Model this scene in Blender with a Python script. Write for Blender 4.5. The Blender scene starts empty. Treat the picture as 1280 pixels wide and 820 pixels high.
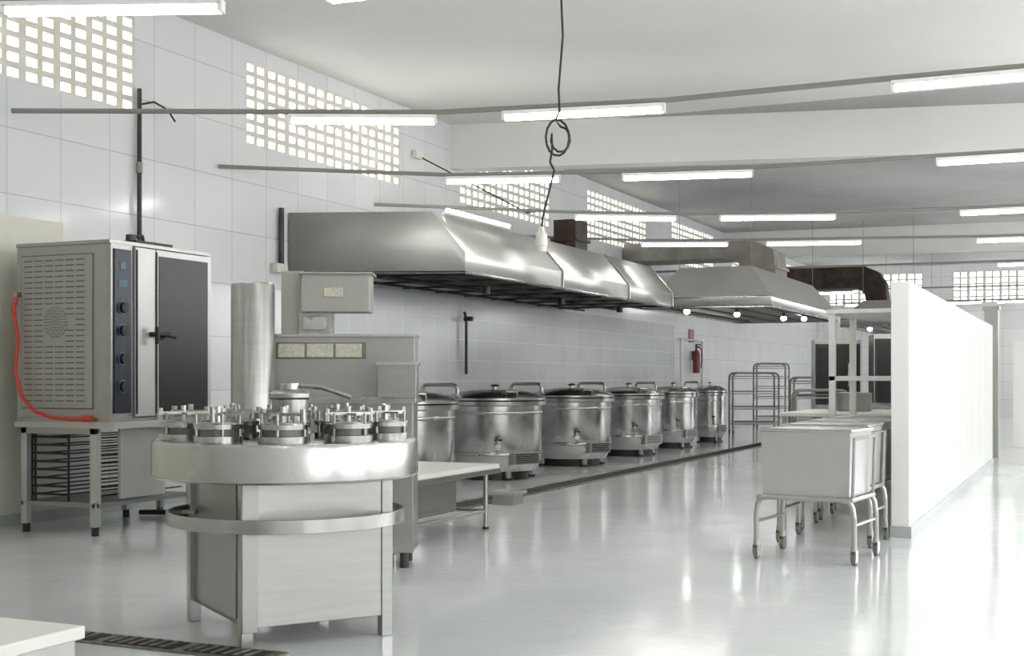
import bpy, bmesh, math, random
from math import sin, cos, pi, radians
from mathutils import Vector, Matrix
random.seed(4)
scn = bpy.context.scene
scn.view_settings.view_transform = 'Standard'
scn.view_settings.exposure = 0.88

# ---------------------------------------------------------------- materials
def mat(name, col, rough=0.5, metal=0.0, noise=0.0, nscale=8.0, rvar=0.0, emis=None, estr=0.0, coat=0.0, stretch=(1,1,1), bump=0.0):
    m = bpy.data.materials.new(name); m.use_nodes = True
    nt = m.node_tree; b = nt.nodes['Principled BSDF']
    b.inputs['Base Color'].default_value = (*col, 1)
    b.inputs['Roughness'].default_value = rough
    b.inputs['Metallic'].default_value = metal
    if coat: b.inputs['Coat Weight'].default_value = coat; b.inputs['Coat Roughness'].default_value = 0.05
    if emis:
        b.inputs['Emission Color'].default_value = (*emis, 1); b.inputs['Emission Strength'].default_value = estr
    if noise or rvar or bump:
        tc = nt.nodes.new('ShaderNodeTexCoord'); mp = nt.nodes.new('ShaderNodeMapping')
        mp.inputs['Scale'].default_value = stretch
        n = nt.nodes.new('ShaderNodeTexNoise'); n.inputs['Scale'].default_value = nscale; n.inputs['Detail'].default_value = 5
        nt.links.new(tc.outputs['Object'], mp.inputs[0]); nt.links.new(mp.outputs[0], n.inputs['Vector'])
        if noise:
            r = nt.nodes.new('ShaderNodeMapRange')
            r.inputs['From Min'].default_value = 0.3; r.inputs['From Max'].default_value = 0.7
            r.inputs['To Min'].default_value = 1 - noise; r.inputs['To Max'].default_value = 1 + noise * 0.4
            nt.links.new(n.outputs['Fac'], r.inputs['Value'])
            mx = nt.nodes.new('ShaderNodeVectorMath'); mx.operation = 'SCALE'
            mx.inputs[0].default_value = col
            nt.links.new(r.outputs[0], mx.inputs['Scale']); nt.links.new(mx.outputs[0], b.inputs['Base Color'])
        if rvar:
            r2 = nt.nodes.new('ShaderNodeMapRange')
            r2.inputs['From Min'].default_value = 0.3; r2.inputs['From Max'].default_value = 0.7
            r2.inputs['To Min'].default_value = max(0.02, rough - rvar); r2.inputs['To Max'].default_value = rough + rvar
            nt.links.new(n.outputs['Fac'], r2.inputs['Value']); nt.links.new(r2.outputs[0], b.inputs['Roughness'])
        if bump:
            bp = nt.nodes.new('ShaderNodeBump'); bp.inputs['Strength'].default_value = bump; bp.inputs['Distance'].default_value = 0.02
            nt.links.new(n.outputs['Fac'], bp.inputs['Height']); nt.links.new(bp.outputs[0], b.inputs['Normal'])
    return m

def tile_mat(name, col, grout, axis, w, h, rough=0.15, mortar=0.006):
    m = bpy.data.materials.new(name); m.use_nodes = True
    nt = m.node_tree; b = nt.nodes['Principled BSDF']
    tc = nt.nodes.new('ShaderNodeTexCoord'); sp = nt.nodes.new('ShaderNodeSeparateXYZ'); cb = nt.nodes.new('ShaderNodeCombineXYZ')
    nt.links.new(tc.outputs['Object'], sp.inputs[0])
    nt.links.new(sp.outputs[axis], cb.inputs[0]); nt.links.new(sp.outputs[2], cb.inputs[1])
    br = nt.nodes.new('ShaderNodeTexBrick')
    br.offset = 0.0; br.squash = 1.0
    br.inputs['Scale'].default_value = 1.0
    br.inputs['Brick Width'].default_value = w; br.inputs['Row Height'].default_value = h
    br.inputs['Mortar Size'].default_value = mortar; br.inputs['Mortar Smooth'].default_value = 0.3
    br.inputs['Color1'].default_value = (*col, 1)
    br.inputs['Color2'].default_value = (col[0]*.93, col[1]*.935, col[2]*.94, 1)
    br.inputs['Mortar'].default_value = (*grout, 1)
    nt.links.new(cb.outputs[0], br.inputs['Vector']); nt.links.new(br.outputs['Color'], b.inputs['Base Color'])
    b.inputs['Roughness'].default_value = rough
    bp = nt.nodes.new('ShaderNodeBump'); bp.inputs['Strength'].default_value = 0.3; bp.inputs['Distance'].default_value = 0.004; bp.invert = True
    nt.links.new(br.outputs['Fac'], bp.inputs['Height']); nt.links.new(bp.outputs[0], b.inputs['Normal'])
    return m

M = {}
M['steel'] = mat('stainless_steel', (.37,.365,.35), .33, 1.0, noise=.06, nscale=3, rvar=.03, stretch=(1,1,14))
M['steel_h'] = mat('stainless_hood', (.62,.61,.585), .42, .85, noise=.06, nscale=1.5, rvar=.05)
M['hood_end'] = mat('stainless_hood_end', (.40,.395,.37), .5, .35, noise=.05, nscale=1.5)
M['steel_b'] = mat('stainless_bright', (.46,.455,.44), .26, 1.0, noise=.04, nscale=5, rvar=.03)
M['steel_k'] = mat('stainless_kettle', (.56,.555,.54), .24, 1.0, noise=.10, nscale=4, rvar=.05)
M['steel_m'] = mat('stainless_matte', (.36,.355,.34), .42, .7, noise=.06, nscale=3, rvar=.05)
M['steel_p'] = mat('painted_steel_light', (.35,.345,.32), .38, .4, noise=.05, nscale=4)
M['bin'] = mat('tub_steel', (.47,.465,.45), .32, .5, noise=.05, nscale=4)
M['louvre'] = mat('louvre_shadow', (.17,.165,.155), .5, .4)
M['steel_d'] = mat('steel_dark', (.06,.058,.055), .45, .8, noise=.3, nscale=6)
M['tube'] = mat('tube_steel', (.40,.39,.375), .3, .9)
M['conduit'] = mat('conduit_grey', (.27,.26,.235), .55, .2)
M['black'] = mat('black_rubber', (.008,.008,.010), .5)
M['glass'] = mat('oven_dark_glass', (.003,.004,.005), .3)
M['ctrl'] = mat('control_panel_blue', (.005,.010,.022), .3)
M['mark'] = mat('control_marking', (.06,.11,.17), .4)
M['white'] = mat('white_paint', (.78,.78,.75), .45, noise=.05, nscale=2)
M['wtop'] = mat('white_cutting_board', (.68,.68,.63), .35)
M['cream'] = mat('cream_plaster', (.66,.635,.555), .5, noise=.05, nscale=1.5)
M['label'] = mat('label_plate', (.50,.48,.38), .5, noise=.25, nscale=60)
M['brown'] = mat('rusty_duct', (.055,.036,.026), .65, .3, noise=.6, nscale=6)
M['tan'] = mat('tan_duct', (.28,.26,.23), .5, .5, noise=.3, nscale=3)
M['orange'] = mat('orange_hose', (.48,.04,.018), .4)
M['red'] = mat('red_paint', (.20,.02,.015), .35)
M['drain'] = mat('drain_steel', (.20,.19,.17), .5, .6, noise=.5, nscale=25)
M['darkhole'] = mat('drain_void', (.02,.017,.014), .8)
M['lampbody'] = mat('lamp_housing', (.85,.85,.83), .4)
M['tubelight'] = mat('fluorescent_glow', (1,1,1), .4, emis=(1,.985,.95), estr=14)
M['bulb'] = mat('bulb_glow', (1,1,1), .4, emis=(1,.97,.9), estr=12)
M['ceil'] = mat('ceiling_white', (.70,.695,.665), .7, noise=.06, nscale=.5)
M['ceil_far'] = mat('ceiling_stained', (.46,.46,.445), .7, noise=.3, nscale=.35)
M['beam'] = mat('beam_white', (.68,.68,.65), .6, noise=.05, nscale=.7)
M['block'] = mat('breeze_block', (.66,.62,.55), .8, noise=.12, nscale=6)
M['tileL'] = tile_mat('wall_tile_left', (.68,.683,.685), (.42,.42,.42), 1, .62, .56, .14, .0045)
M['tileShade'] = tile_mat('wall_tile_hood_shade', (.50,.503,.515), (.66,.66,.66), 1, .45, .30, .2, .005)  # same wall tile, greyed to carry the shade under the hood
M['tileF'] = tile_mat('wall_tile_far', (.76,.76,.75), (.5,.5,.5), 0, .62, .56, .2)
M['tileP'] = tile_mat('partition_tile', (.82,.82,.79), (.60,.60,.57), 1, .20, 2.5, .10, .003)
M['base'] = mat('baseboard_grey', (.40,.43,.42), .3)

fm = bpy.data.materials.new('floor_epoxy'); fm.use_nodes = True
nt = fm.node_tree; b = nt.nodes['Principled BSDF']
tc = nt.nodes.new('ShaderNodeTexCoord')
n = nt.nodes.new('ShaderNodeTexNoise'); n.inputs['Scale'].default_value = .8; n.inputs['Detail'].default_value = 6
cr = nt.nodes.new('ShaderNodeValToRGB')
cr.color_ramp.elements[0].position = .3; cr.color_ramp.elements[0].color = (.64,.67,.665,1)
cr.color_ramp.elements[1].position = .7; cr.color_ramp.elements[1].color = (.74,.76,.755,1)
nt.links.new(tc.outputs['Object'], n.inputs['Vector']); nt.links.new(n.outputs['Fac'], cr.inputs[0]); nt.links.new(cr.outputs[0], b.inputs['Base Color'])
n2 = nt.nodes.new('ShaderNodeTexNoise'); n2.inputs['Scale'].default_value = 5; n2.inputs['Detail'].default_value = 3
bp = nt.nodes.new('ShaderNodeBump'); bp.inputs['Strength'].default_value = .12; bp.inputs['Distance'].default_value = .02
nt.links.new(tc.outputs['Object'], n2.inputs['Vector']); nt.links.new(n2.outputs['Fac'], bp.inputs['Height']); nt.links.new(bp.outputs[0], b.inputs['Normal'])
b.inputs['Roughness'].default_value = .13
b.inputs['Coat Weight'].default_value = .25; b.inputs['Coat Roughness'].default_value = .06
M['floor'] = fm

# ---------------------------------------------------------------- builder
class B:
    def __init__(s, name):
        s.name = name; s.bm = bmesh.new(); s.mats = []
    def mi(s, k):
        if k not in s.mats: s.mats.append(k)
        return s.mats.index(k)
    def poly(s, verts, faces, k):
        vs = [s.bm.verts.new(v) for v in verts]; i = s.mi(k)
        for f in faces:
            try:
                fc = s.bm.faces.new([vs[a] for a in f]); fc.material_index = i
            except ValueError: pass
    def box(s, x0, x1, y0, y1, z0, z1, k, rz=0.0, piv=None):
        v = [(x,y,z) for z in (z0,z1) for y in (y0,y1) for x in (x0,x1)]
        if rz:
            p = piv or ((x0+x1)/2, (y0+y1)/2)
            v = [(p[0]+(a-p[0])*cos(rz)-(b_-p[1])*sin(rz), p[1]+(a-p[0])*sin(rz)+(b_-p[1])*cos(rz), c) for a,b_,c in v]
        s.poly(v, [(0,2,3,1),(4,5,7,6),(0,1,5,4),(2,6,7,3),(0,4,6,2),(1,3,7,5)], k)
    def cyl(s, p0, p1, r, k, r2=None, seg=20):
        p0 = Vector(p0); p1 = Vector(p1); r2 = r if r2 is None else r2
        d = (p1-p0).normalized(); a = d.orthogonal().normalized(); c = d.cross(a)
        v = []
        for p, rr in ((p0,r),(p1,r2)):
            for i in range(seg):
                t = 2*pi*i/seg; v.append(p + a*cos(t)*rr + c*sin(t)*rr)
        f = [(i,(i+1)%seg,seg+(i+1)%seg,seg+i) for i in range(seg)]
        f += [tuple(range(seg))[::-1], tuple(range(seg,2*seg))]
        s.poly(v, f, k)
    def lathe(s, prof, c, k, seg=40, caps=True):
        v = []
        for r, z in prof:
            for i in range(seg):
                t = 2*pi*i/seg; v.append((c[0]+max(r,.0005)*cos(t), c[1]+max(r,.0005)*sin(t), c[2]+z))
        f = []
        for j in range(len(prof)-1):
            for i in range(seg):
                f.append((j*seg+i, j*seg+(i+1)%seg, (j+1)*seg+(i+1)%seg, (j+1)*seg+i))
        if caps:
            f.append(tuple(range(seg))[::-1]); f.append(tuple(range((len(prof)-1)*seg, len(prof)*seg)))
        s.poly(v, f, k)
    def tube(s, pts, r, k, seg=10, closed=False):
        pts = [Vector(p) for p in pts]; n = len(pts); v = []; up = None
        for i, p in enumerate(pts):
            if closed: d = (pts[(i+1)%n]-pts[i-1]).normalized()
            elif i == 0: d = (pts[1]-p).normalized()
            elif i == n-1: d = (p-pts[i-1]).normalized()
            else: d = ((pts[i+1]-p).normalized()+(p-pts[i-1]).normalized()).normalized()
            if up is None: a = d.orthogonal().normalized()
            else:
                a = (up - d*up.dot(d))
                a = a.normalized() if a.length > 1e-4 else d.orthogonal().normalized()
            up = a; c = d.cross(a)
            for j in range(seg):
                t = 2*pi*j/seg; v.append(p + a*cos(t)*r + c*sin(t)*r)
        f = []
        for i in range(n if closed else n-1):
            for j in range(seg):
                i2 = (i+1)%n
                f.append((i*seg+j, i*seg+(j+1)%seg, i2*seg+(j+1)%seg, i2*seg+j))
        if not closed:
            f.append(tuple(range(seg))[::-1]); f.append(tuple(range((n-1)*seg, n*seg)))
        s.poly(v, f, k)
    def prismY(s, prof, y0, y1, k):
        n = len(prof)
        v = [(x,y0,z) for x,z in prof]+[(x,y1,z) for x,z in prof]
        s.poly(v, [(i,(i+1)%n,n+(i+1)%n,n+i) for i in range(n)]+[tuple(range(n))[::-1], tuple(range(n,2*n))], k)
    def done(s, loc=(0,0,0), rz=0, bevel=0, solid=0, parent=None):
        me = bpy.data.meshes.new(s.name)
        bmesh.ops.recalc_face_normals(s.bm, faces=s.bm.faces)
        s.bm.to_mesh(me); s.bm.free()
        for k in s.mats: me.materials.append(M[k])
        me.shade_smooth(); me.set_sharp_from_angle(angle=radians(35))
        o = bpy.data.objects.new(s.name, me); scn.collection.objects.link(o)
        o.location = loc; o.rotation_euler[2] = rz
        if solid:
            md = o.modifiers.new('solid','SOLIDIFY'); md.thickness = solid; md.offset = -1
        if bevel:
            md = o.modifiers.new('bevel','BEVEL'); md.width = bevel; md.segments = 2; md.limit_method = 'ANGLE'; md.angle_limit = radians(40)
        if parent: o.parent = parent
        return o

def dup(o, loc, rz=None):
    p = o.copy(); scn.collection.objects.link(p); p.location = loc
    if rz is not None: p.rotation_euler[2] = rz
    return p

# ---------------------------------------------------------------- room shell
XL, XR, YN, YF, H = -8.3, 5.5, -3.0, 43.0, 4.85
b = B('floor'); b.box(XL-.2, XR+.2, YN-.2, YF+.2, -.2, 0, 'floor'); b.done()
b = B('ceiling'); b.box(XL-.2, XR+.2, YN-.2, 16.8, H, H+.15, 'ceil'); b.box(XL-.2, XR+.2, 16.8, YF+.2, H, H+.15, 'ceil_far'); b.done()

WB, WT = 3.77, 4.68
wins = []
y = 6.24-5.15*1
while y < 42:
    wins.append((y, min(y+3.4, 42.5))); y += 5.15
b = B('wall_left')
b.box(XL-.1, XL, YN, YF, 0, WB, 'tileL'); b.box(XL-.1, XL, YN, YF, WT, H, 'tileL')
prev = YN
for y0, y1 in wins:
    b.box(XL-.1, XL, prev, y0, WB, WT, 'tileL'); prev = y1
b.box(XL-.1, XL, prev, YF, WB, WT, 'tileL')
b.done()
b = B('trim_1'); b.box(XL, XL+.012, YN, 8.7, .1, 2.62, 'cream'); b.done()
b = B('trim_hood_shade'); b.box(XL, XL+.010, 12.6, 27.0, .1, 2.40, 'tileShade'); b.done()  # slab that paints the hood's shade onto the lower wall
b = B('baseboard_left'); b.box(XL, XL+.02, YN, YF, 0, .1, 'base'); b.done()

def lattice(name, a0, a1, z0, z1, fixed, horiz, cols, rows):
    b = B(name); t = .03
    pw = (a1-a0)/cols; ph = (z1-z0)/rows
    hz = [(max(z0, z0+j*ph-.026), min(z1, z0+j*ph+.026)) for j in range(rows+1)]
    def bx(p0, p1, q0, q1):
        if horiz == 'y': b.box(fixed-t, fixed, p0, p1, q0, q1, 'block')
        else: b.box(p0, p1, fixed, fixed+t, q0, q1, 'block')
    for q0, q1 in hz: bx(a0, a1, q0, q1)
    for i in range(cols+1):
        w = .06 if i % 2 else .085
        c = a0+i*pw
        for j in range(rows): bx(max(a0,c-w/2), min(a1,c+w/2), hz[j][1], hz[j+1][0])
    return b.done()
for i, (y0, y1) in enumerate(wins):
    lattice('window_%d' % (i+1), y0, y1, WB, WT, XL-.005, 'y', int((y1-y0)/.20), 7)

FB, FT = 3.62, 4.62
b = B('wall_far')
fw = [(-7.9,-4.9),(-4.0,-1.6),(-.7,2.0),(3,5)]
b.box(XL, XR, YF, YF+.1, 0, FB, 'tileF'); b.box(XL, XR, YF, YF+.1, FT, H, 'tileF')
prev = XL
for x0, x1 in fw:
    b.box(prev, x0, YF, YF+.1, FB, FT, 'tileF'); prev = x1
b.box(prev, XR, YF, YF+.1, FB, FT, 'tileF'); b.done()
for i, (x0, x1) in enumerate(fw):
    lattice('window_%d' % (20+i), x0, x1, FB, FT, YF+.005, 'x', int((x1-x0)/.24), 5)
b = B('wall_near'); b.box(XL, XR, YN-.1, YN, 0, H, 'white'); b.done()
b = B('wall_right')
b.box(XR, XR+.15, YN, YF, 0, .9, 'white'); b.box(XR, XR+.15, YN, YF, 3.9, H, 'white')
yy = YN
while yy < YF:
    b.box(XR, XR+.15, yy, yy+1.2, .9, 3.9, 'white'); yy += 5.15
b.done()
for yb in (16.25, 31.2):
    b = B('beam_cross'); v = []
    for (x, dy) in ((XL, 0), (XR, 3.3 if yb < 20 else 1)):
        for (yo, z) in ((0,4.22),(.35,4.22),(.35,H),(0,H)):
            v.append((x, yb+yo+dy, z))
    b.poly(v, [(0,1,2,3),(4,7,6,5),(0,4,5,1),(1,5,6,2),(3,2,6,7),(0,3,7,4)], 'beam'); b.done()

b = B('wall_partition'); b.box(-1.42, -1.28, 10.35, 19.7, 0, 2.0, 'tileP'); b.done(bevel=.006)
b = B('baseboard_partition'); b.box(-1.425, -1.265, 10.34, 19.7, 0, .09, 'base'); b.done()
b = B('column'); b.box(-1.5, -1.3, 21.2, 21.5, 0, 2.35, 'steel_m'); b.box(-1.52,-1.28,21.18,21.52,2.3,2.36,'steel_m'); b.done()
b = B('wall_cross'); b.box(-1.25, 2.2, 24.5, 24.65, 0, 1.9, 'tileP'); b.done()

# ---------------------------------------------------------------- lamps
rows = [
 [(-8.28,4.9),(-5.6,5.6),(-4.4,6.1),(5.48,6.5)],
 [(-8.1,7.92),(-4.94,9.42),(-3.07,9.75),(-1.326,9.72),(5.48,9.8)],
 [(-8.28,10.9),(-6.35,12.37),(-4.55,12.94),(-3.21,13.25),(-1.39,13.3),(5.48,13.6)],
 [(-8.28,14.1),(-6.26,15.85),(-5.07,16.57),(-3.08,17.28),(-1.54,17.53),(5.48,17.7)],
 [(-8.28,18.0),(-6.56,19.55),(-5.28,20.1),(-3.28,20.66),(-1.62,21.15),(5.48,21.8)],
 [(-8.28,25.5),(5.48,26.2)], [(-8.28,32.6),(5.48,33.0)], [(-8.28,38.5),(5.48,38.5)],
 [(-8.28,1.5),(5.48,1.5)],  # unseen row near the camera, added for its light
]
lx = [  # spans at positive x are unseen lamps, added to light the room
 [(-5.75,-4.55),(-3.9,-2.7),(-1.2,0),(2,3.2)],
 [(-6.04,-4.94),(-4.38,-3.07),(-1.33,-.13),(1.2,2.4),(3.6,4.8)],
 [(-6.37,-5.18),(-4.55,-3.21),(-1.39,-.19),(1.2,2.4),(3.6,4.8)],
 [(-6.25,-5.07),(-4.52,-3.08),(-1.54,-.34),(1.2,2.4),(3.6,4.8)],
 [(-6.56,-5.28),(-4.71,-3.28),(-1.62,-.42),(1.2,2.4),(3.6,4.8)],
 [(-1.6,-.4),(2,3.2)], [(-6.6,-5.4),(1,2.2)], [(-6.6,-5.4),(-4,-2.8),(-2.4,-1.2),(1,2.2)],
 [(-5.5,-4.3),(-2,-.8),(1.2,2.4)],
]
ZL = 3.45
def yat(pl, x):
    for (x0,y0),(x1,y1) in zip(pl, pl[1:]):
        if x0 <= x <= x1: return y0+(y1-y0)*(x-x0)/(x1-x0)
    return pl[-1][1]
for pl, ls in zip(rows, lx):
    b = B('lighting_rail')
    b.tube([(x,y,ZL) for x,y in pl], .022, 'conduit', 8)
    rail = b.done()
    for x0, x1 in ls:
        b = B('fluorescent_light')
        p0 = Vector((x0, yat(pl,x0), ZL-.045)); p1 = Vector((x1, yat(pl,x1), ZL-.045))
        d = (p1-p0).normalized(); ang = math.atan2(d.y, d.x); L = (p1-p0).length
        b.box(0, L, -.045, .045, -.012, .02, 'lampbody')
        b.cyl((.02,-.022,-.032),(L-.02,-.022,-.032), .021, 'tubelight', seg=10)
        b.cyl((.02,.022,-.032),(L-.02,.022,-.032), .021, 'tubelight', seg=10)
        b.box(0, .025, -.045, .045, -.05, 0, 'lampbody'); b.box(L-.025, L, -.045, .045, -.05, 0, 'lampbody')
        b.done(p0, ang, parent=rail)

# ---------------------------------------------------------------- long wall hood
def sky(x): return 12.2+(x+8.28)*.37
b = B('exhaust_hood_long')
prof = [(-8.28,2.45),(-8.28,3.12),(-6.75,3.12),(-6.40,2.66),(-6.40,2.45)]
segs = [0, 2.9, 5.6, 7.8]
Y1 = 20.6
for i in range(4):
    ya = segs[i]; yb_ = segs[i+1] if i < 3 else None
    v = []
    for x, z in prof: v.append((x, (sky(x)+ya), z))
    for x, z in prof: v.append((x, (sky(x)+yb_) if yb_ else Y1+.1, z))
    b.poly(v, [(1,2,7,6),(2,3,8,7),(3,4,9,8)], 'steel_h')
    if i == 0: b.poly([v[0],v[1],v[2],v[3],v[4]], [(0,1,2,3,4)], 'hood_end')
    if i == 3: b.poly([v[5],v[6],v[7],v[8],v[9]], [(0,1,2,3,4)], 'hood_end')
hood = b.done(solid=.015)
b = B('hood_frame')
for yo in (2.9,5.6,7.8):
    y_ = sky(-6.6)+yo
    b.tube([(-6.75,y_-.05,3.13),(-6.39,y_+.08,2.67),(-6.385,y_+.08,2.45)], .012, 'steel_b', 6)
b.tube([(-6.42,12.95,2.44),(-6.42,20.6,2.44)], .022, 'steel_b', 8)
b.tube([(-8.26,12.2,2.44),(-6.42,12.95,2.44)], .015, 'steel_b', 8)
for x in (-7.9,-7.3,-6.8): b.tube([(x,sky(x)+.2,2.40),(x,20.5,2.40)], .018, 'steel_d', 6)
for i in range(9):
    y_ = 13+i*.9; b.tube([(-8.25,y_,2.43),(-6.42,y_+.1,2.43)], .014, 'steel_d', 6)
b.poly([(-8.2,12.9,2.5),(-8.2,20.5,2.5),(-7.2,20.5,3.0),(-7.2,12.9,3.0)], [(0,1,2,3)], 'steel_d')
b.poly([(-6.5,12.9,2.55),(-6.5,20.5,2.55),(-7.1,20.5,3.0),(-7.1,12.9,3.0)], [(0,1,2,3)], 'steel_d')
for y_ in (14.5,17,19.5): b.cyl((-6.9,y_,2.40),(-6.9,y_,2.30), .05, 'steel_d', seg=10)
b.box(-6.74,-6.66,13.0,14.7,3.12,3.15,'lampbody'); b.cyl((-6.68,13.0,3.16),(-6.68,14.7,3.16),.022,'tubelight',seg=10)  # glowing tube added in place of the bright reflection along the hood ridge
b.box(-7.35,-7.0,17.8,18.3,3.12,3.62,'brown'); b.box(-7.39,-6.96,17.76,18.34,3.3,3.34,'brown')
b.done(parent=hood)

def island_hood(name, x0, x1, y0, y1, zb, zl, zt, inx, iny, lamps):
    b = B(name)
    lo = [(x0,y0),(x1,y0),(x1,y1),(x0,y1)]
    hi = [(x0+inx,y0+iny),(x1-inx,y0+iny),(x1-inx,y1-iny),(x0+inx,y1-iny)]
    v = [(x,y,zb) for x,y in lo]+[(x,y,zl) for x,y in lo]+[(x,y,zt) for x,y in hi]
    f = []
    for i in range(4):
        j = (i+1)%4; f += [(i,j,4+j,4+i),(4+i,4+j,8+j,8+i)]
    f.append((8,9,10,11)); b.poly(v, f, 'steel_h')
    o = b.done(solid=.012)
    b = B(name+'_frame')
    b.tube([(x,y,zb) for x,y in lo], .022, 'steel_b', 8, closed=True)
    b.tube([(x,y,zl) for x,y in lo], .012, 'steel_b', 8, closed=True)
    for i in range(4):
        xx = x0+(x1-x0)*(i+.5)/4
        b.tube([(xx,y0,zb+.02),(xx,y1,zb+.02)], .02, 'steel_d', 6)
    for qx, qy in lamps:
        c = (x0+(x1-x0)*qx, y0+(y1-y0)*qy, zb-.03)
        b.cyl((c[0],c[1],c[2]),(c[0],c[1],zb+.06), .03, 'steel_d', seg=10)
        b.lathe([(.0,-.07),(.04,-.06),(.06,-.02),(.04,.01),(0,.015)], (c[0],c[1],c[2]), 'bulb', 12, caps=False)
    for x, y in hi:
        b.cyl((x,y,zt-.02),(x,y,H), .006, 'conduit', seg=6)
    b.done(parent=o)
    return o
h2 = island_hood('island_exhaust_hood', -7.05, -4.86, 21.3, 27.6, 2.45, 2.62, 3.18, .45, .5, [(.3,.04),(.55,.25),(.75,.55),(.9,.6)])
h3 = island_hood('island_exhaust_hood', -5.1, -3.2, 29.2, 34.0, 2.40, 2.56, 3.0, .4, .6, [(.3,.1)])
b = B('hood_duct'); b.prismY([(-8.28,3.50),(-8.28,3.85),(-6.5,3.86),(-5.75,3.82),(-5.35,3.62),(-5.3,3.18),(-5.95,3.18),(-6.0,3.40),(-6.3,3.50)], 23.6, 24.6, 'tan'); b.box(-5.98,-5.27,23.57,24.63,3.28,3.33,'tan'); b.done(parent=h2)
b = B('hood_duct'); b.prismY([(-6.6,3.85),(-4.8,3.85),(-4.5,3.72),(-4.32,3.45),(-4.28,3.0),(-4.75,3.0),(-4.8,3.2),(-4.95,3.35),(-6.6,3.35)], 30.6, 31.1, 'brown'); b.box(-8.28,-6.6,30.6,31.1,3.4,3.8,'brown'); b.done(parent=h3)

# ---------------------------------------------------------------- cauldrons
def cauldron():
    b = B('steam_cauldron')
    b.lathe([(.36,.10),(.44,.11),(.48,.20),(.50,.24),(.50,.90),(.545,.915),(.55,.96),(.50,.985)], (0,0,0), 'steel_k', 48)
    b.lathe([(.505,.29),(.512,.30),(.512,.33),(.505,.34)], (0,0,0), 'steel_b', 48, caps=False)
    b.lathe([(.505,.80),(.512,.81),(.512,.83),(.505,.84)], (0,0,0), 'steel_b', 48, caps=False)
    b.lathe([(.545,.975),(.545,1.0),(.50,1.03),(.36,1.075),(.18,1.10),(0,1.105)], (0,0,0), 'steel_b', 48)
    b.lathe([(.36,.0),(.36,.10)], (0,0,0), 'steel_d', 24)
    for a in (45,135,225,315):
        x, y = .40*cos(radians(a)), .40*sin(radians(a))
        b.cyl((x,y,0),(x,y,.24), .035, 'tube', seg=12); b.cyl((x,y,0),(x,y,.03), .055, 'steel_d', seg=12)
    a = radians(-62); dx, dy = cos(a), sin(a)
    b.cyl((dx*.49,dy*.49,.42),(dx*.62,dy*.62,.42), .03, 'steel_b', seg=12)
    b.cyl((dx*.58,dy*.58,.42),(dx*.58,dy*.58,.50), .014, 'steel_b', seg=8)
    b.cyl((dx*.58-.04,dy*.58,.50),(dx*.58+.04,dy*.58,.50), .012, 'steel_d', seg=8)
    b.lathe([(.05,0),(.05,.012)], (dx*.62,dy*.62,.36), 'steel_b', 12)
    a = radians(-28); dx, dy = cos(a), sin(a)
    b.box(dx*.50-.06,dx*.50+.05,dy*.50-.17,dy*.50+.17,.20,.34,'steel_m', rz=a)
    for i in range(5):
        b.box(dx*.555-.004,dx*.555+.004,dy*.555-.14,dy*.555+.14,.22+i*.024,.232+i*.024,'steel_d', rz=a)
    b.tube([(.28,-.36,1.03),(.33,-.42,1.08),(.40,-.32,1.08),(.38,-.27,1.03)], .012, 'steel_b', 8)
    b.box(-.60,-.44,-.12,.12,.88,1.03,'steel_m'); b.cyl((-.56,-.2,1.0),(-.56,.2,1.0),.03,'steel_b',seg=12)
    b.tube([(-.72,-.30,0),(-.72,-.30,1.10)]+[(-.72+.06*(1-cos(t)),-.30,1.10+.06*sin(t)) for t in (.4,.8,1.2,1.57)]+[(-.30,-.42,1.16)]+[(-.30+.06*sin(t),-.42,1.10+.06*cos(t)) for t in (.4,.8,1.2,1.57)]+[(-.24,-.42,1.0)], .022, 'steel_b', 10)
    b.cyl((0,0,1.10),(0,0,1.14), .03, 'steel_b', seg=12); b.lathe([(.0,0),(.045,.0),(.05,.015),(0,.03)], (0,0,1.14),'steel_d',12)
    return b
cpos = [(-6.72,12.1,1.05),(-6.78,14.5,1.17),(-6.78,17.1,1.12),(-6.78,19.6,1.05),(-6.78,22.0,.85),(-6.72,24.2,.62)]
c0 = cauldron().done((*cpos[0][:2],.0)); c0.scale = (1.05,1.05,1)
for x, y, s_ in cpos[1:]:
    c = dup(c0, (x,y,0)); c.scale = (s_,s_,1.0)
b = B('floor_drain_channel')
b.box(-5.75,-5.42,9.9,24.5,0,.010,'drain')
for i in range(72): b.box(-5.70,-5.47,10.0+i*.2,10.12+i*.2,.010,.013,'darkhole')
b.done()
b = B('kerb_block'); b.box(-5.36,-5.14,11.4,11.65,0,.10,'steel_p'); b.box(-5.39,-5.11,11.37,11.68,.10,.13,'bin'); b.done()

# ---------------------------------------------------------------- oven + stand
b = B('convection_oven')
x0,x1,y0,y1,z0,z1 = -7.92,-6.95,7.8,9.02,.93,2.30
b.box(x0,x1-.05,y0,y1,z0,z1,'steel_p')
b.box(x0-.0,x1-.0,y0-.012,y1+.01,z1,z1+.03,'steel')
b.box(x0,x1,y0-.01,y1+.01,z0-.03,z0,'steel')
b.box(x0+.05,x1-.17,y0-.006,y0,z0+.07,z1-.07,'louvre')
b.box(x0+.06,x1-.18,y0-.012,y0,z0+.08,z1-.08,'steel_p')
for r_ in range(27):
    z = z0+.13+r_*.043
    for c_ in range(6):
        xx = x0+.09+c_*.108
        cz = z-(z0+.74); cx = xx+.045-(x0+.42)
        if cx*cx+cz*cz < .024: continue
        b.box(xx,xx+.085,y0-.016,y0-.011,z,z+.011,'louvre')
for ring, cnt in ((.02,6),(.045,12),(.07,18),(.095,24),(.118,30)):
    for q in range(cnt):
        t = 2*pi*q/cnt; cx, cz = x0+.42+ring*cos(t), z0+.76+ring*sin(t)
        b.cyl((cx,y0-.016,cz),(cx,y0-.011,cz),.007,'louvre',seg=6)
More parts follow.
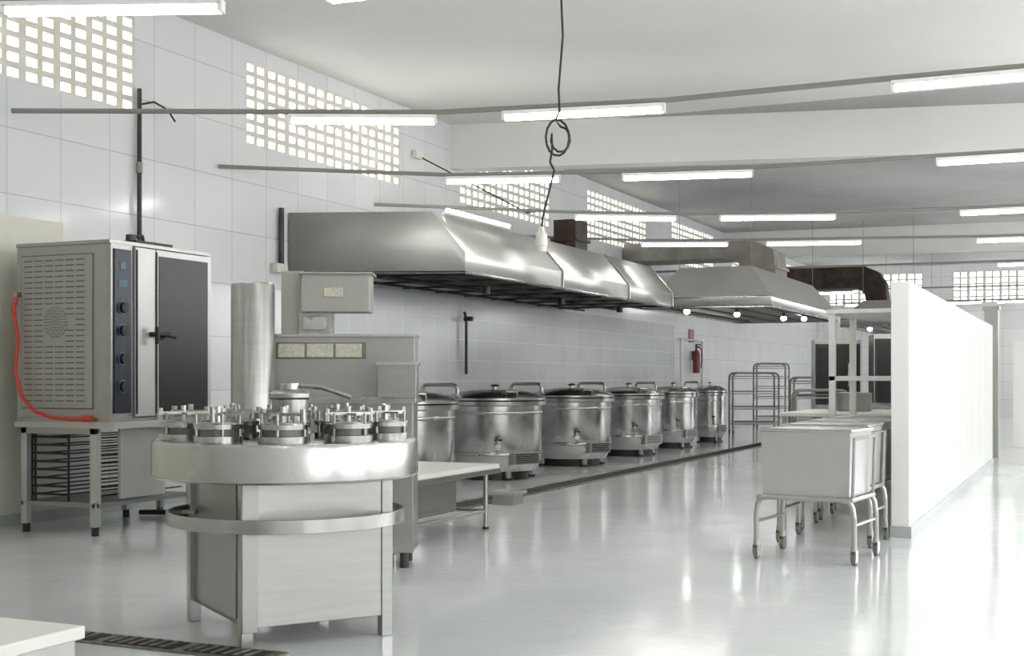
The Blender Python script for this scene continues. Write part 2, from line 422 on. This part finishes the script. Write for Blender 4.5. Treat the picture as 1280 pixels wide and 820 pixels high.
b.box(x1-.05,x1,y0,y0+.25,z0,z1,'steel')
b.box(x1,x1+.012,y0+.03,y0+.22,z0+.04,z1-.04,'ctrl')
for k_,zz in enumerate((1.18,1.40,1.62,1.80)):
    b.cyl((x1+.01,y0+.12,zz),(x1+.045,y0+.12,zz), .042, 'black', seg=20)
    b.cyl((x1+.013,y0+.12,zz),(x1+.016,y0+.12,zz), .054, 'mark', seg=24)
b.box(x1+.012,x1+.016,y0+.07,y0+.17,1.96,2.02,'mark'); b.box(x1+.012,x1+.016,y0+.09,y0+.15,2.1,2.16,'mark')
b.box(x1-.05,x1+.02,y0+.26,y0+.50,z0+.01,z1-.01,'bin')
b.box(x1-.05,x1+.02,y0+.51,y1,z0+.01,z1-.01,'bin')
b.box(x1+.02,x1+.026,y0+.54,y1-.05,z0+.04,z1-.06,'glass')
b.box(x1+.02,x1+.03,y0+.265,y0+.28,z0+.03,z1-.03,'steel_d')
b.box(x1+.018,x1+.03,y0+.50,y0+.515,z0+.03,z1-.03,'steel_d')
b.cyl((x1+.02,y0+.44,1.60),(x1+.09,y0+.44,1.60),.02,'black',seg=12); b.cyl((x1+.09,y0+.44,1.52),(x1+.09,y0+.44,1.66),.02,'black',seg=12)
b.cyl((x1+.02,y0+.60,1.60),(x1+.09,y0+.60,1.60),.02,'black',seg=12); b.tube([(x1+.09,y0+.44,1.60),(x1+.10,y0+.52,1.60),(x1+.09,y0+.66,1.58)],.016,'black',8)
b.box(-7.25,-7.0,8.15,8.6,z1+.03,z1+.06,'steel_d'); b.cyl((-7.1,8.2,z1+.03),(-7.1,8.2,z1+.11),.04,'steel_d',seg=12)
b.tube([(-7.1,8.2,z1+.09),(-7.15,8.4,z1+.12),(-7.3,8.6,z1+.06)],.014,'black',8)
ov = b.done(bevel=.004)
b = B('gas_hose')
b.tube([(-7.88,7.76,1.92),(-7.90,7.74,1.80),(-7.84,7.73,1.55),(-7.86,7.72,1.30),(-7.78,7.71,1.10),(-7.64,7.71,.98),(-7.46,7.71,.935),(-7.26,7.72,.925),(-7.14,7.74,.93)],.016,'orange',10)
b.cyl((-7.88,7.80,1.92),(-7.88,7.74,1.92),.02,'steel_b',seg=10); b.cyl((-7.18,7.74,.93),(-7.10,7.76,.93),.025,'orange',seg=10)
b.done(parent=ov)
b = B('oven_stand')
sx0,sx1,sy0,sy1 = -7.9,-7.12,7.82,9.5
for x in (sx0,sx1-.06):
    for y_ in (sy0,9.0):
        b.box(x,x+.06,y_,y_+.06,.07,.85,'bin'); b.cyl((x+.03,y_+.03,0),(x+.03,y_+.03,.07),.03,'black',seg=12)
b.box(sx0-.03,-6.9,sy0-.04,sy1,.85,.90,'bin')
b.box(sx0,sx1,sy0,sy0+.03,.80,.85,'steel')
b.box(sx0,sx1,sy0+.01,sy0+.04,.22,.255,'steel'); b.box(sx1-.04,sx1-.01,sy0,9.05,.22,.255,'steel'); b.box(sx0,sx0+.03,sy0,9.05,.22,.255,'steel')
b.box(sx0+.02,sx1-.02,sy0+.05,9.0,.24,.255,'steel_m')
for i in range(8):
    z = .30+i*.066
    for x in (sx0+.06,sx0+.34,sx1-.10): b.box(x,x+.035,sy0+.06,8.95,z,z+.01,'steel_d')
    b.box(sx0+.06,sx1-.33,sy0+.06,sy0+.075,z,z+.02,'steel_d')
for x in (sx0+.055,sx0+.09,sx1-.09,sx1-.34): b.box(x,x+.012,sy0+.05,sy0+.07,.25,.84,'steel_d')
b.box(-7.11,-7.08,8.06,8.6,.28,.85,'bin')
for x in (-7.86,-7.0): b.box(x,x+.05,9.42,9.47,.03,.85,'steel'); b.cyl((x+.025,9.445,0),(x+.025,9.445,.05),.028,'black',seg=10)
b.tube([(-7.86,9.2,.03),(-7.3,9.3,.04),(-6.8,9.5,.04)],.025,'black',8)
b.done(bevel=.002)

b = B('wall_pipe'); b.cyl((-8.25,9.65,2.2),(-8.25,9.65,4.0),.022,'steel_d',seg=10); b.cyl((-8.25,9.65,3.2),(-8.25,9.65,3.3),.03,'conduit',seg=10)
b.tube([(-8.25,9.65,3.85),(-8.2,9.8,3.9),(-8.2,10.0,3.86),(-8.15,10.05,3.75)],.010,'steel_d',6); b.done()
b = B('wall_pipe'); b.cyl((-8.25,12.0,2.45),(-8.25,12.0,3.15),.03,'steel_d',seg=10); b.box(-8.29,-8.2,11.85,12.05,2.42,2.52,'cream'); b.done()
b = B('wall_pipe'); b.tube([(-8.25,16.6,2.2),(-8.22,16.6,2.1),(-8.22,16.6,1.3)],.022,'steel_d',10); b.cyl((-8.25,16.6,2.1),(-8.12,16.6,2.1),.035,'steel_d',seg=10); b.done()
b = B('wall_cable'); b.tube([(-8.26,15.2,4.25),(-8.2,15.3,4.2),(-7.7,15.7,3.9),(-7.0,16.0,3.5),(-6.5,15.7,3.47)],.010,'steel_d',6); b.box(-8.29,-8.22,15.1,15.3,4.2,4.3,'cream')
b.done()

# ---------------------------------------------------------------- machine behind round counter
b = B('food_processing_machine')
b.box(-.52,.52,0,.42,.10,1.10,'steel'); b.box(-.52,.52,.12,.42,1.10,1.53,'steel_m')
b.box(-.54,.54,-.02,.44,1.08,1.12,'steel_b'); b.box(-.53,.53,.11,.43,1.52,1.54,'steel_b')
for x in (-.48,.44):
    for y_ in (.03,.35): b.cyl((x+.02,y_,0),(x+.02,y_,.10),.03,'steel_d',seg=10)
b.box(-.40,.20,.114,.12,1.375,1.485,'louvre')
for i in range(3): b.box(-.385+i*.19,-.385+i*.19+.175,.108,.115,1.385,1.475,'label')
b.lathe([(.14,.0),(.14,1.845),(.132,1.86),(0,1.862)], (-.51,-.10,0), 'steel', 48)
b.box(-.39,-.24,.25,.42,1.53,1.97,'steel_p')
b.box(-.24,.215,.16,.42,1.69,1.945,'steel_p'); b.box(-.26,.235,.14,.44,1.94,1.955,'steel')
b.box(-.26,-.05,.2,.4,1.53,1.69,'steel_p'); b.box(-.235,-.08,.19,.2,1.57,1.66,'steel_b')
b.box(-.09,.04,.152,.16,1.79,1.85,'label')
b.box(.30,.55,-.12,.12,1.12,1.34,'steel'); b.box(.29,.56,-.13,.13,1.33,1.35,'steel_b')
b.done((-4.52,7.17,0), radians(24.3), bevel=.004)

b = B('prep_table')
b.box(-5.35,-4.47,7.95,9.65,.50,.535,'wtop'); b.box(-5.36,-4.46,7.94,9.66,.46,.50,'steel')
b.box(-5.3,-4.52,7.98,8.95,.22,.46,'steel')
for x in (-5.28,-4.55):
    for y_ in (8.02,9.55): b.cyl((x,y_,0),(x,y_,.46),.02,'tube',seg=12); b.cyl((x,y_,0),(x,y_,.02),.028,'steel_d',seg=12)
    b.cyl((x,8.02,.15),(x,9.55,.15),.015,'tube',seg=8)
b.cyl((-5.28,9.55,.15),(-4.55,9.55,.15),.015,'tube',seg=8)
b.done(bevel=.003)
b = B('work_table')
b.box(-6.1,-5.45,8.4,9.9,.82,.87,'steel_b')
for x in (-6.05,-5.5):
    for y_ in (8.45,9.85): b.cyl((x,y_,0),(x,y_,.82),.022,'tube',seg=12)
b.box(-6.05,-5.5,8.45,9.85,.3,.33,'steel_m')
b.lathe([(.0,0),(.17,0),(.19,.26),(.2,.27),(.0,.29)], (-5.8,9.3,.87), 'steel', 32)
b.lathe([(.0,0),(.15,0),(.15,.2),(.16,.21),(.0,.23)], (-5.75,8.8,.87), 'steel_b', 32)
b.done(bevel=.002)

# ---------------------------------------------------------------- round counter (foreground)
CX, CY = -3.66, 5.37
th = math.atan2(.81,.58)
b = B('round_steel_counter')
b.lathe([(.56,.77),(.645,.765),(.655,.775),(.655,.925),(.648,.945),(.63,.95),(.0,.95)], (0,0,0), 'steel_b', 72)
r0,z0_,z1_ = .585,.535,.60
b.lathe([(r0-.012,z0_),(r0,z0_),(r0,z1_),(r0-.012,z1_),(r0-.012,z0_)], (0,0,0), 'steel_b', 64, caps=False)
hw, hd = .37, .43
def rb(x0,x1,y0,y1,z0,z1,k): b.box(x0,x1,y0,y1,z0,z1,k,rz=th,piv=(0,0))
rb(-hw+.06,hw,-hd,-hd+.02,.10,.79,'steel')
rb(-hw+.02,-hw+.04,-hd+.16,hd,.10,.79,'steel_m')
rb(-hw+.10,-hw+.12,-hd+.02,-hd+.18,.10,.79,'steel_d')
rb(hw-.02,hw,-hd,hd,.10,.79,'steel'); rb(-hw,hw,hd-.02,hd,.10,.79,'steel')
rb(-hw+.02,hw,-hd+.02,hd,.10,.12,'steel_m')
for sx in (-1,1):
    for sy in (-1,1):
        cx, cy = sx*(hw-.02), sy*(hd-.02)
        rb(cx-.028,cx+.028,cy-.028,cy+.028,.0,.79,'steel')
rb(-hw-.005,-hw+.07,-hd-.012,-hd-.002,.08,.79,'steel_m')
for a in range(4):
    t = th+pi/4+a*pi/2; b.box(.50,.58,-.02,.02,.555,.575,'steel_m',rz=t,piv=(0,0))
b.done((CX,CY,0), 0, bevel=.0025)

def mold():
    b = B('round_mold_press')
    r = .105
    for z, h_ in ((0,.026),(.056,.020)): b.lathe([(r-.06,z),(r,z),(r+.002,z+h_),(r-.012,z+h_+.003),(r-.018,z+h_-.006),(r-.06,z+h_-.006)], (0,0,0), 'steel_b', 32)
    for i in range(4):
        t = 2*pi*i/4+.4; b.cyl(((r-.012)*cos(t),(r-.012)*sin(t),.015),((r-.012)*cos(t),(r-.012)*sin(t),.12),.007,'steel',seg=8)
    b.lathe([(.085,.02),(.085,.06)], (0,0,0), 'louvre', 24)
    b.lathe([(.0,.07),(.08,.07),(.08,.082),(.0,.085)], (0,0,0), 'steel', 24)
    b.cyl((0,0,.08),(0,0,.15),.013,'steel_b',seg=10)
    b.box(-.115,.115,-.012,.012,.112,.124,'steel'); b.box(-.012,.012,-.10,.10,.112,.120,'steel')
    for x in (-.105,.105): b.cyl((x,0,.085),(x,0,.14),.013,'steel',seg=8)
    return b.done()
m0 = mold(); m0.scale = (1.08,1.08,1.1); first = True
for i in range(10):
    t = 2*pi*i/10+.25; R_ = .51
    loc = (CX+R_*cos(t), CY+R_*sin(t), .951)
    if first: m0.location = loc; m0.rotation_euler[2] = t+1.0; first = False
    else: dup(m0, loc, t*1.7+.4)
for t in (2.2,3.7,5.3,.6):
    dup(m0, (CX+.25*cos(t), CY+.25*sin(t), .951), t)
b = B('filling_hub')
b.lathe([(.10,0),(.10,.02),(.09,.03),(.09,.19),(.105,.20),(.105,.22),(.08,.235),(0,.24)], (0,0,0), 'steel', 32)
b.lathe([(.05,.24),(.05,.27),(0,.275)], (0,0,0), 'steel_b', 20)
b.tube([(0,.02,.26),(.15,.05,.25),(.28,.12,.20)],.012,'steel_b',8)
b.done((CX+.02,CY+.0,.951))

b = B('steel_bench')
b.box(-4.1,-2.77,1.7,3.0,.46,.50,'wtop'); b.box(-4.08,-2.79,1.72,2.98,.36,.46,'steel')
for x in (-4.05,-2.85):
    for y_ in (1.75,2.9): b.cyl((x+.02,y_,0),(x+.02,y_,.36),.025,'tube',seg=12)
b.box(-4.05,-2.85,1.76,2.9,.14,.16,'steel_m')
b.done(bevel=.006)
b = B('floor_drain')
b.box(-4.75,-3.3,4.66,4.86,0,.008,'drain')
for i in range(3):
    xx = -4.70+i*.47; b.box(xx,xx+.40,4.69,4.83,.008,.012,'darkhole')
    for j in range(6): b.box(xx+.03+j*.06,xx+.05+j*.06,4.69,4.83,.012,.016,'drain')
b.done()

# ---------------------------------------------------------------- tub carts
def cart():
    b = B('tub_cart')
    w, l = .31, .27
    zt, zb_ = .89, .445
    lo = [(-w+.012,-l+.012),(w-.012,-l+.012),(w-.012,l-.012),(-w+.012,l-.012)]; hi = [(-w,-l),(w,-l),(w,l),(-w,l)]
    li = [(x*.93,y*.93) for x,y in lo]; hi2 = [(x*.95,y*.95) for x,y in hi]
    v = [(x,y,zb_) for x,y in lo]+[(x,y,zt) for x,y in hi]+[(x,y,zt) for x,y in hi2]+[(x,y,zb_+.02) for x,y in li]
    f = [(0,1,2,3),(12,13,14,15)]
    for i in range(4):
        j = (i+1)%4; f += [(i,j,4+j,4+i),(4+i,4+j,8+j,8+i),(8+i,8+j,12+j,12+i)]
    b.poly(v, f, 'bin')
    b.tube([(x*1.01,y*1.01,zt) for x,y in hi], .012, 'steel_b', 8, closed=True)
    b.box(-w*.96,w*.96,-l*.96,l*.96,zt-.005,zt+.008,'bin')
    W_, L_ = w+.012, l+.01
    b.tube([(-W_,-L_,.43),(W_,-L_,.43),(W_,L_,.43),(-W_,L_,.43)], .016, 'tube', 10, closed=True)
    for sx in (-1,1):
        for sy in (-1,1):
            x = sx*W_; y_ = sy*L_
            b.tube([(x*.80,y_,.43),(x*.95,y_,.42),(x*1.02,y_,.38),(x*1.05,y_,.30),(x*1.05,y_,.12)], .018, 'tube', 10)
            b.cyl((x*1.05,y_,.13),(x*1.05,y_,.095),.022,'tube',seg=10)
            b.box(x*1.05-.02,x*1.05-.014,y_-.03,y_+.03,.03,.10,'steel_b'); b.box(x*1.05+.014,x*1.05+.02,y_-.03,y_+.03,.03,.10,'steel_b')
            b.cyl((x*1.05-.013,y_+.01,.045),(x*1.05+.013,y_+.01,.045),.045,'louvre',seg=20)
            b.cyl((x*1.05-.0145,y_+.01,.045),(x*1.05+.0145,y_+.01,.045),.03,'steel_b',seg=16)
    for sx in (-1,1): b.cyl((sx*W_*1.03,-L_,.26),(sx*W_*1.03,L_,.26),.012,'tube',seg=8)
    b.tube([(W_,-L_+.02,.43),(W_+.012,-L_+.02,.84),(W_+.012,L_-.02,.84),(W_,L_-.02,.43)], .011, 'tube', 8)
    return b.done()
ct = cart(); ct.location = (-1.735,9.0,0); ct.rotation_euler[2] = radians(-6)
dup(ct, (-1.79,9.92,0), radians(-3)); dup(ct, (-1.81,10.8,0), radians(-1)); dup(ct, (-1.82,11.65,0), radians(0))

b = B('shelf_rack')
rx0,rx1,ry0,ry1 = -2.24,-1.5,12.2,13.4
for x in (rx0,rx1-.06):
    for y_ in (ry0,ry1-.06): b.box(x,x+.06,y_,y_+.06,0,1.88,'white')
for z in (.4,1.22):
    b.box(rx0,rx1,ry0,ry1,z,z+.045,'white')
b.box(rx0-.02,rx1,ry0-.02,ry1,1.85,1.89,'white')
b.done(bevel=.003)

def stable(name, x0,x1,y0,y1,z,top='steel_b'):
    b = B(name)
    b.box(x0,x1,y0,y1,z-.04,z,top); b.box(x0+.05,x1-.05,y0+.05,y1-.05,.25,.28,'steel_m')
    for x in (x0+.05,x1-.05):
        for y_ in (y0+.05,y1-.05): b.cyl((x,y_,0),(x,y_,z-.04),.022,'tube',seg=10)
    return b.done(bevel=.003)
stable('steel_work_table',-3.15,-1.6,14.2,16.0,.86,'wtop')
stable('steel_work_table',-3.3,-1.7,17.2,19.4,.88)
b = B('stock_pot'); b.lathe([(.0,0),(.2,0),(.2,.2),(.21,.21),(.0,.22)], (-2.5,15.2,.865),'steel',32); b.done()

def trolley(loc, rz, h=1.35, w=1.0, dp=.55, n=4):
    b = B('tubular_trolley')
    for y_ in (-dp/2,dp/2):
        b.tube([(-w/2,y_,.12),(-w/2,y_,h-.1)]+[(-w/2+.1-.1*cos(t),y_,h-.1+.1*sin(t)) for t in (.5,1.0,1.57)]+[(w/2-.1+.1*sin(t),y_,h-.1+.1*cos(t)) for t in (.0,.5,1.0,1.57)]+[(w/2,y_,.12)], .022,'conduit',8)
        for x in (-w/2,w/2): b.cyl((x-.012,y_,.055),(x+.012,y_,.055),.055,'black',seg=14); b.cyl((x,y_,.06),(x,y_,.13),.015,'tube',seg=8)
    for i in range(n):
        z = .22+i*(h-.35)/(n-1)
        b.box(-w/2,w/2,-dp/2,dp/2,z,z+.02,'steel_m')
        for y_ in (-dp/2,dp/2): b.cyl((-w/2,y_,z+.06),(w/2,y_,z+.06),.01,'tube',seg=6)
    return b.done(loc, rz)
trolley((-6.75,27.9,0), .4); trolley((-5.05,26.0,0), .35, 1.25, .9)
trolley((-7.3,32.0,0), .4, 1.6, .8, .5, 6); trolley((-6.2,34.5,0), .4, 1.5, 1.0)
trolley((-3.9,20.5,0), .3, 1.05, .8, .5, 3)

def tall_oven(x, y, z=1.95):
    b = B('combi_oven')
    b.box(-.42,.42,-.4,.4,.08,z,'steel'); b.box(-.40,.22,-.42,-.4,.75,z-.08,'steel_d'); b.box(-.36,.18,-.426,-.42,.82,z-.14,'glass')
    b.box(.24,.40,-.415,-.4,.75,z-.08,'ctrl'); b.cyl((.19,-.46,1.1),(.19,-.46,1.5),.015,'steel_b',seg=8)
    for zz in (1.1,1.5): b.cyl((.19,-.46,zz),(.19,-.40,zz),.012,'steel_b',seg=8)
    b.box(-.40,.40,-.41,-.4,.14,.68,'steel_m')
    for k2 in (1.0,1.2,1.4): b.cyl((.32,-.45,k2),(.32,-.41,k2),.03,'black',seg=12)
    for sx in (-.36,.36):
        for sy in (-.34,.34): b.cyl((sx,sy,0),(sx,sy,.08),.03,'black',seg=8)
    return b.done((x,y,0), radians(15), bevel=.004)
tall_oven(-4.35,24.4); tall_oven(-3.1,23.2,2.0); tall_oven(-3.4,28.0,1.9)

b = B('fire_extinguisher')
b.lathe([(.0,0),(.08,0),(.085,.02),(.085,.42),(.06,.50),(.025,.53),(.025,.58),(0,.58)], (0,0,0), 'red', 24)
b.cyl((-.0,0,.58),(.0,0,.66),.025,'steel_d',seg=10); b.box(-.02,.12,-.012,.012,.64,.66,'black'); b.box(-.02,.1,-.012,.012,.60,.615,'black')
b.tube([(.03,0,.6),(.12,0,.55),(.13,0,.3),(.11,0,.12)],.014,'black',8); b.box(-.1,-.05,-.05,.05,.3,.5,'steel_d')
b.done((-8.17,28.3,1.35))
b = B('sign_plate'); b.box(-8.295,-8.28,28.1,28.5,2.05,2.35,'red'); b.done()
b = B('wall_pipe'); b.tube([(-8.2,27.2,0.3),(-8.2,27.2,2.1),(-8.2,28.9,2.1),(-8.2,28.9,.3)],.035,'white',8); b.done()

# ---------------------------------------------------------------- hanging cable with socket
b = B('hanging_lamp_socket')
px, py = -2.26, 5.56
R_ = Vector((.9114,.4115,0))
def hp(dx, z, dy=0): v = Vector((px,py,0))+R_*dx+Vector((-.41,.91,0))*dy; return (v.x,v.y,z)
pts = [hp(.01,H),hp(.005,4.0),hp(-.005,3.2),hp(.01,2.85),hp(-.01,2.6),hp(-.005,2.5)]
for i in range(15):
    t = pi*.55+2*pi*i/14*1.0
    pts.append(hp(-.015+.055*cos(t)+.0, 2.375+.085*sin(t), .012*i/14))
for i in range(10):
    t = pi*.5-2*pi*i/11
    pts.append(hp(.0+.045*cos(t), 2.37+.06*sin(t), .02))
pts += [hp(-.04,2.32),hp(-.05,2.26),hp(-.03,2.22),hp(-.06,2.1),hp(-.085,2.0),hp(-.09,1.94)]
b.tube(pts, .0055, 'black', 8)
c = hp(-.09,0)
b.lathe([(.0,1.96),(.012,1.955),(.018,1.93),(.027,1.92),(.029,1.87),(.024,1.865),(.024,1.84),(.0,1.838)], (c[0],c[1],0), 'wtop', 20)
b.done()

# ---------------------------------------------------------------- world, sun, camera
w = bpy.data.worlds.new('World'); scn.world = w; w.use_nodes = True
bg = w.node_tree.nodes['Background']; bg.inputs[0].default_value = (.95,.98,1,1); bg.inputs[1].default_value = 3.0
sd = bpy.data.lights.new('sun','SUN'); sd.energy = 1.2; sd.angle = radians(12); sd.color = (1,.97,.92)
so = bpy.data.objects.new('sun', sd); scn.collection.objects.link(so)
so.rotation_euler = Vector((-1,.25,-.55)).to_track_quat('-Z','Y').to_euler()
cam = bpy.data.cameras.new('camera'); co = bpy.data.objects.new('camera', cam); scn.collection.objects.link(co)
co.location = (0,0,1.25); co.rotation_euler = (radians(90),0,radians(24.3))
cam.sensor_width = 36; cam.lens = 45; cam.shift_y = 62/1280; cam.clip_end = 200
scn.camera = co
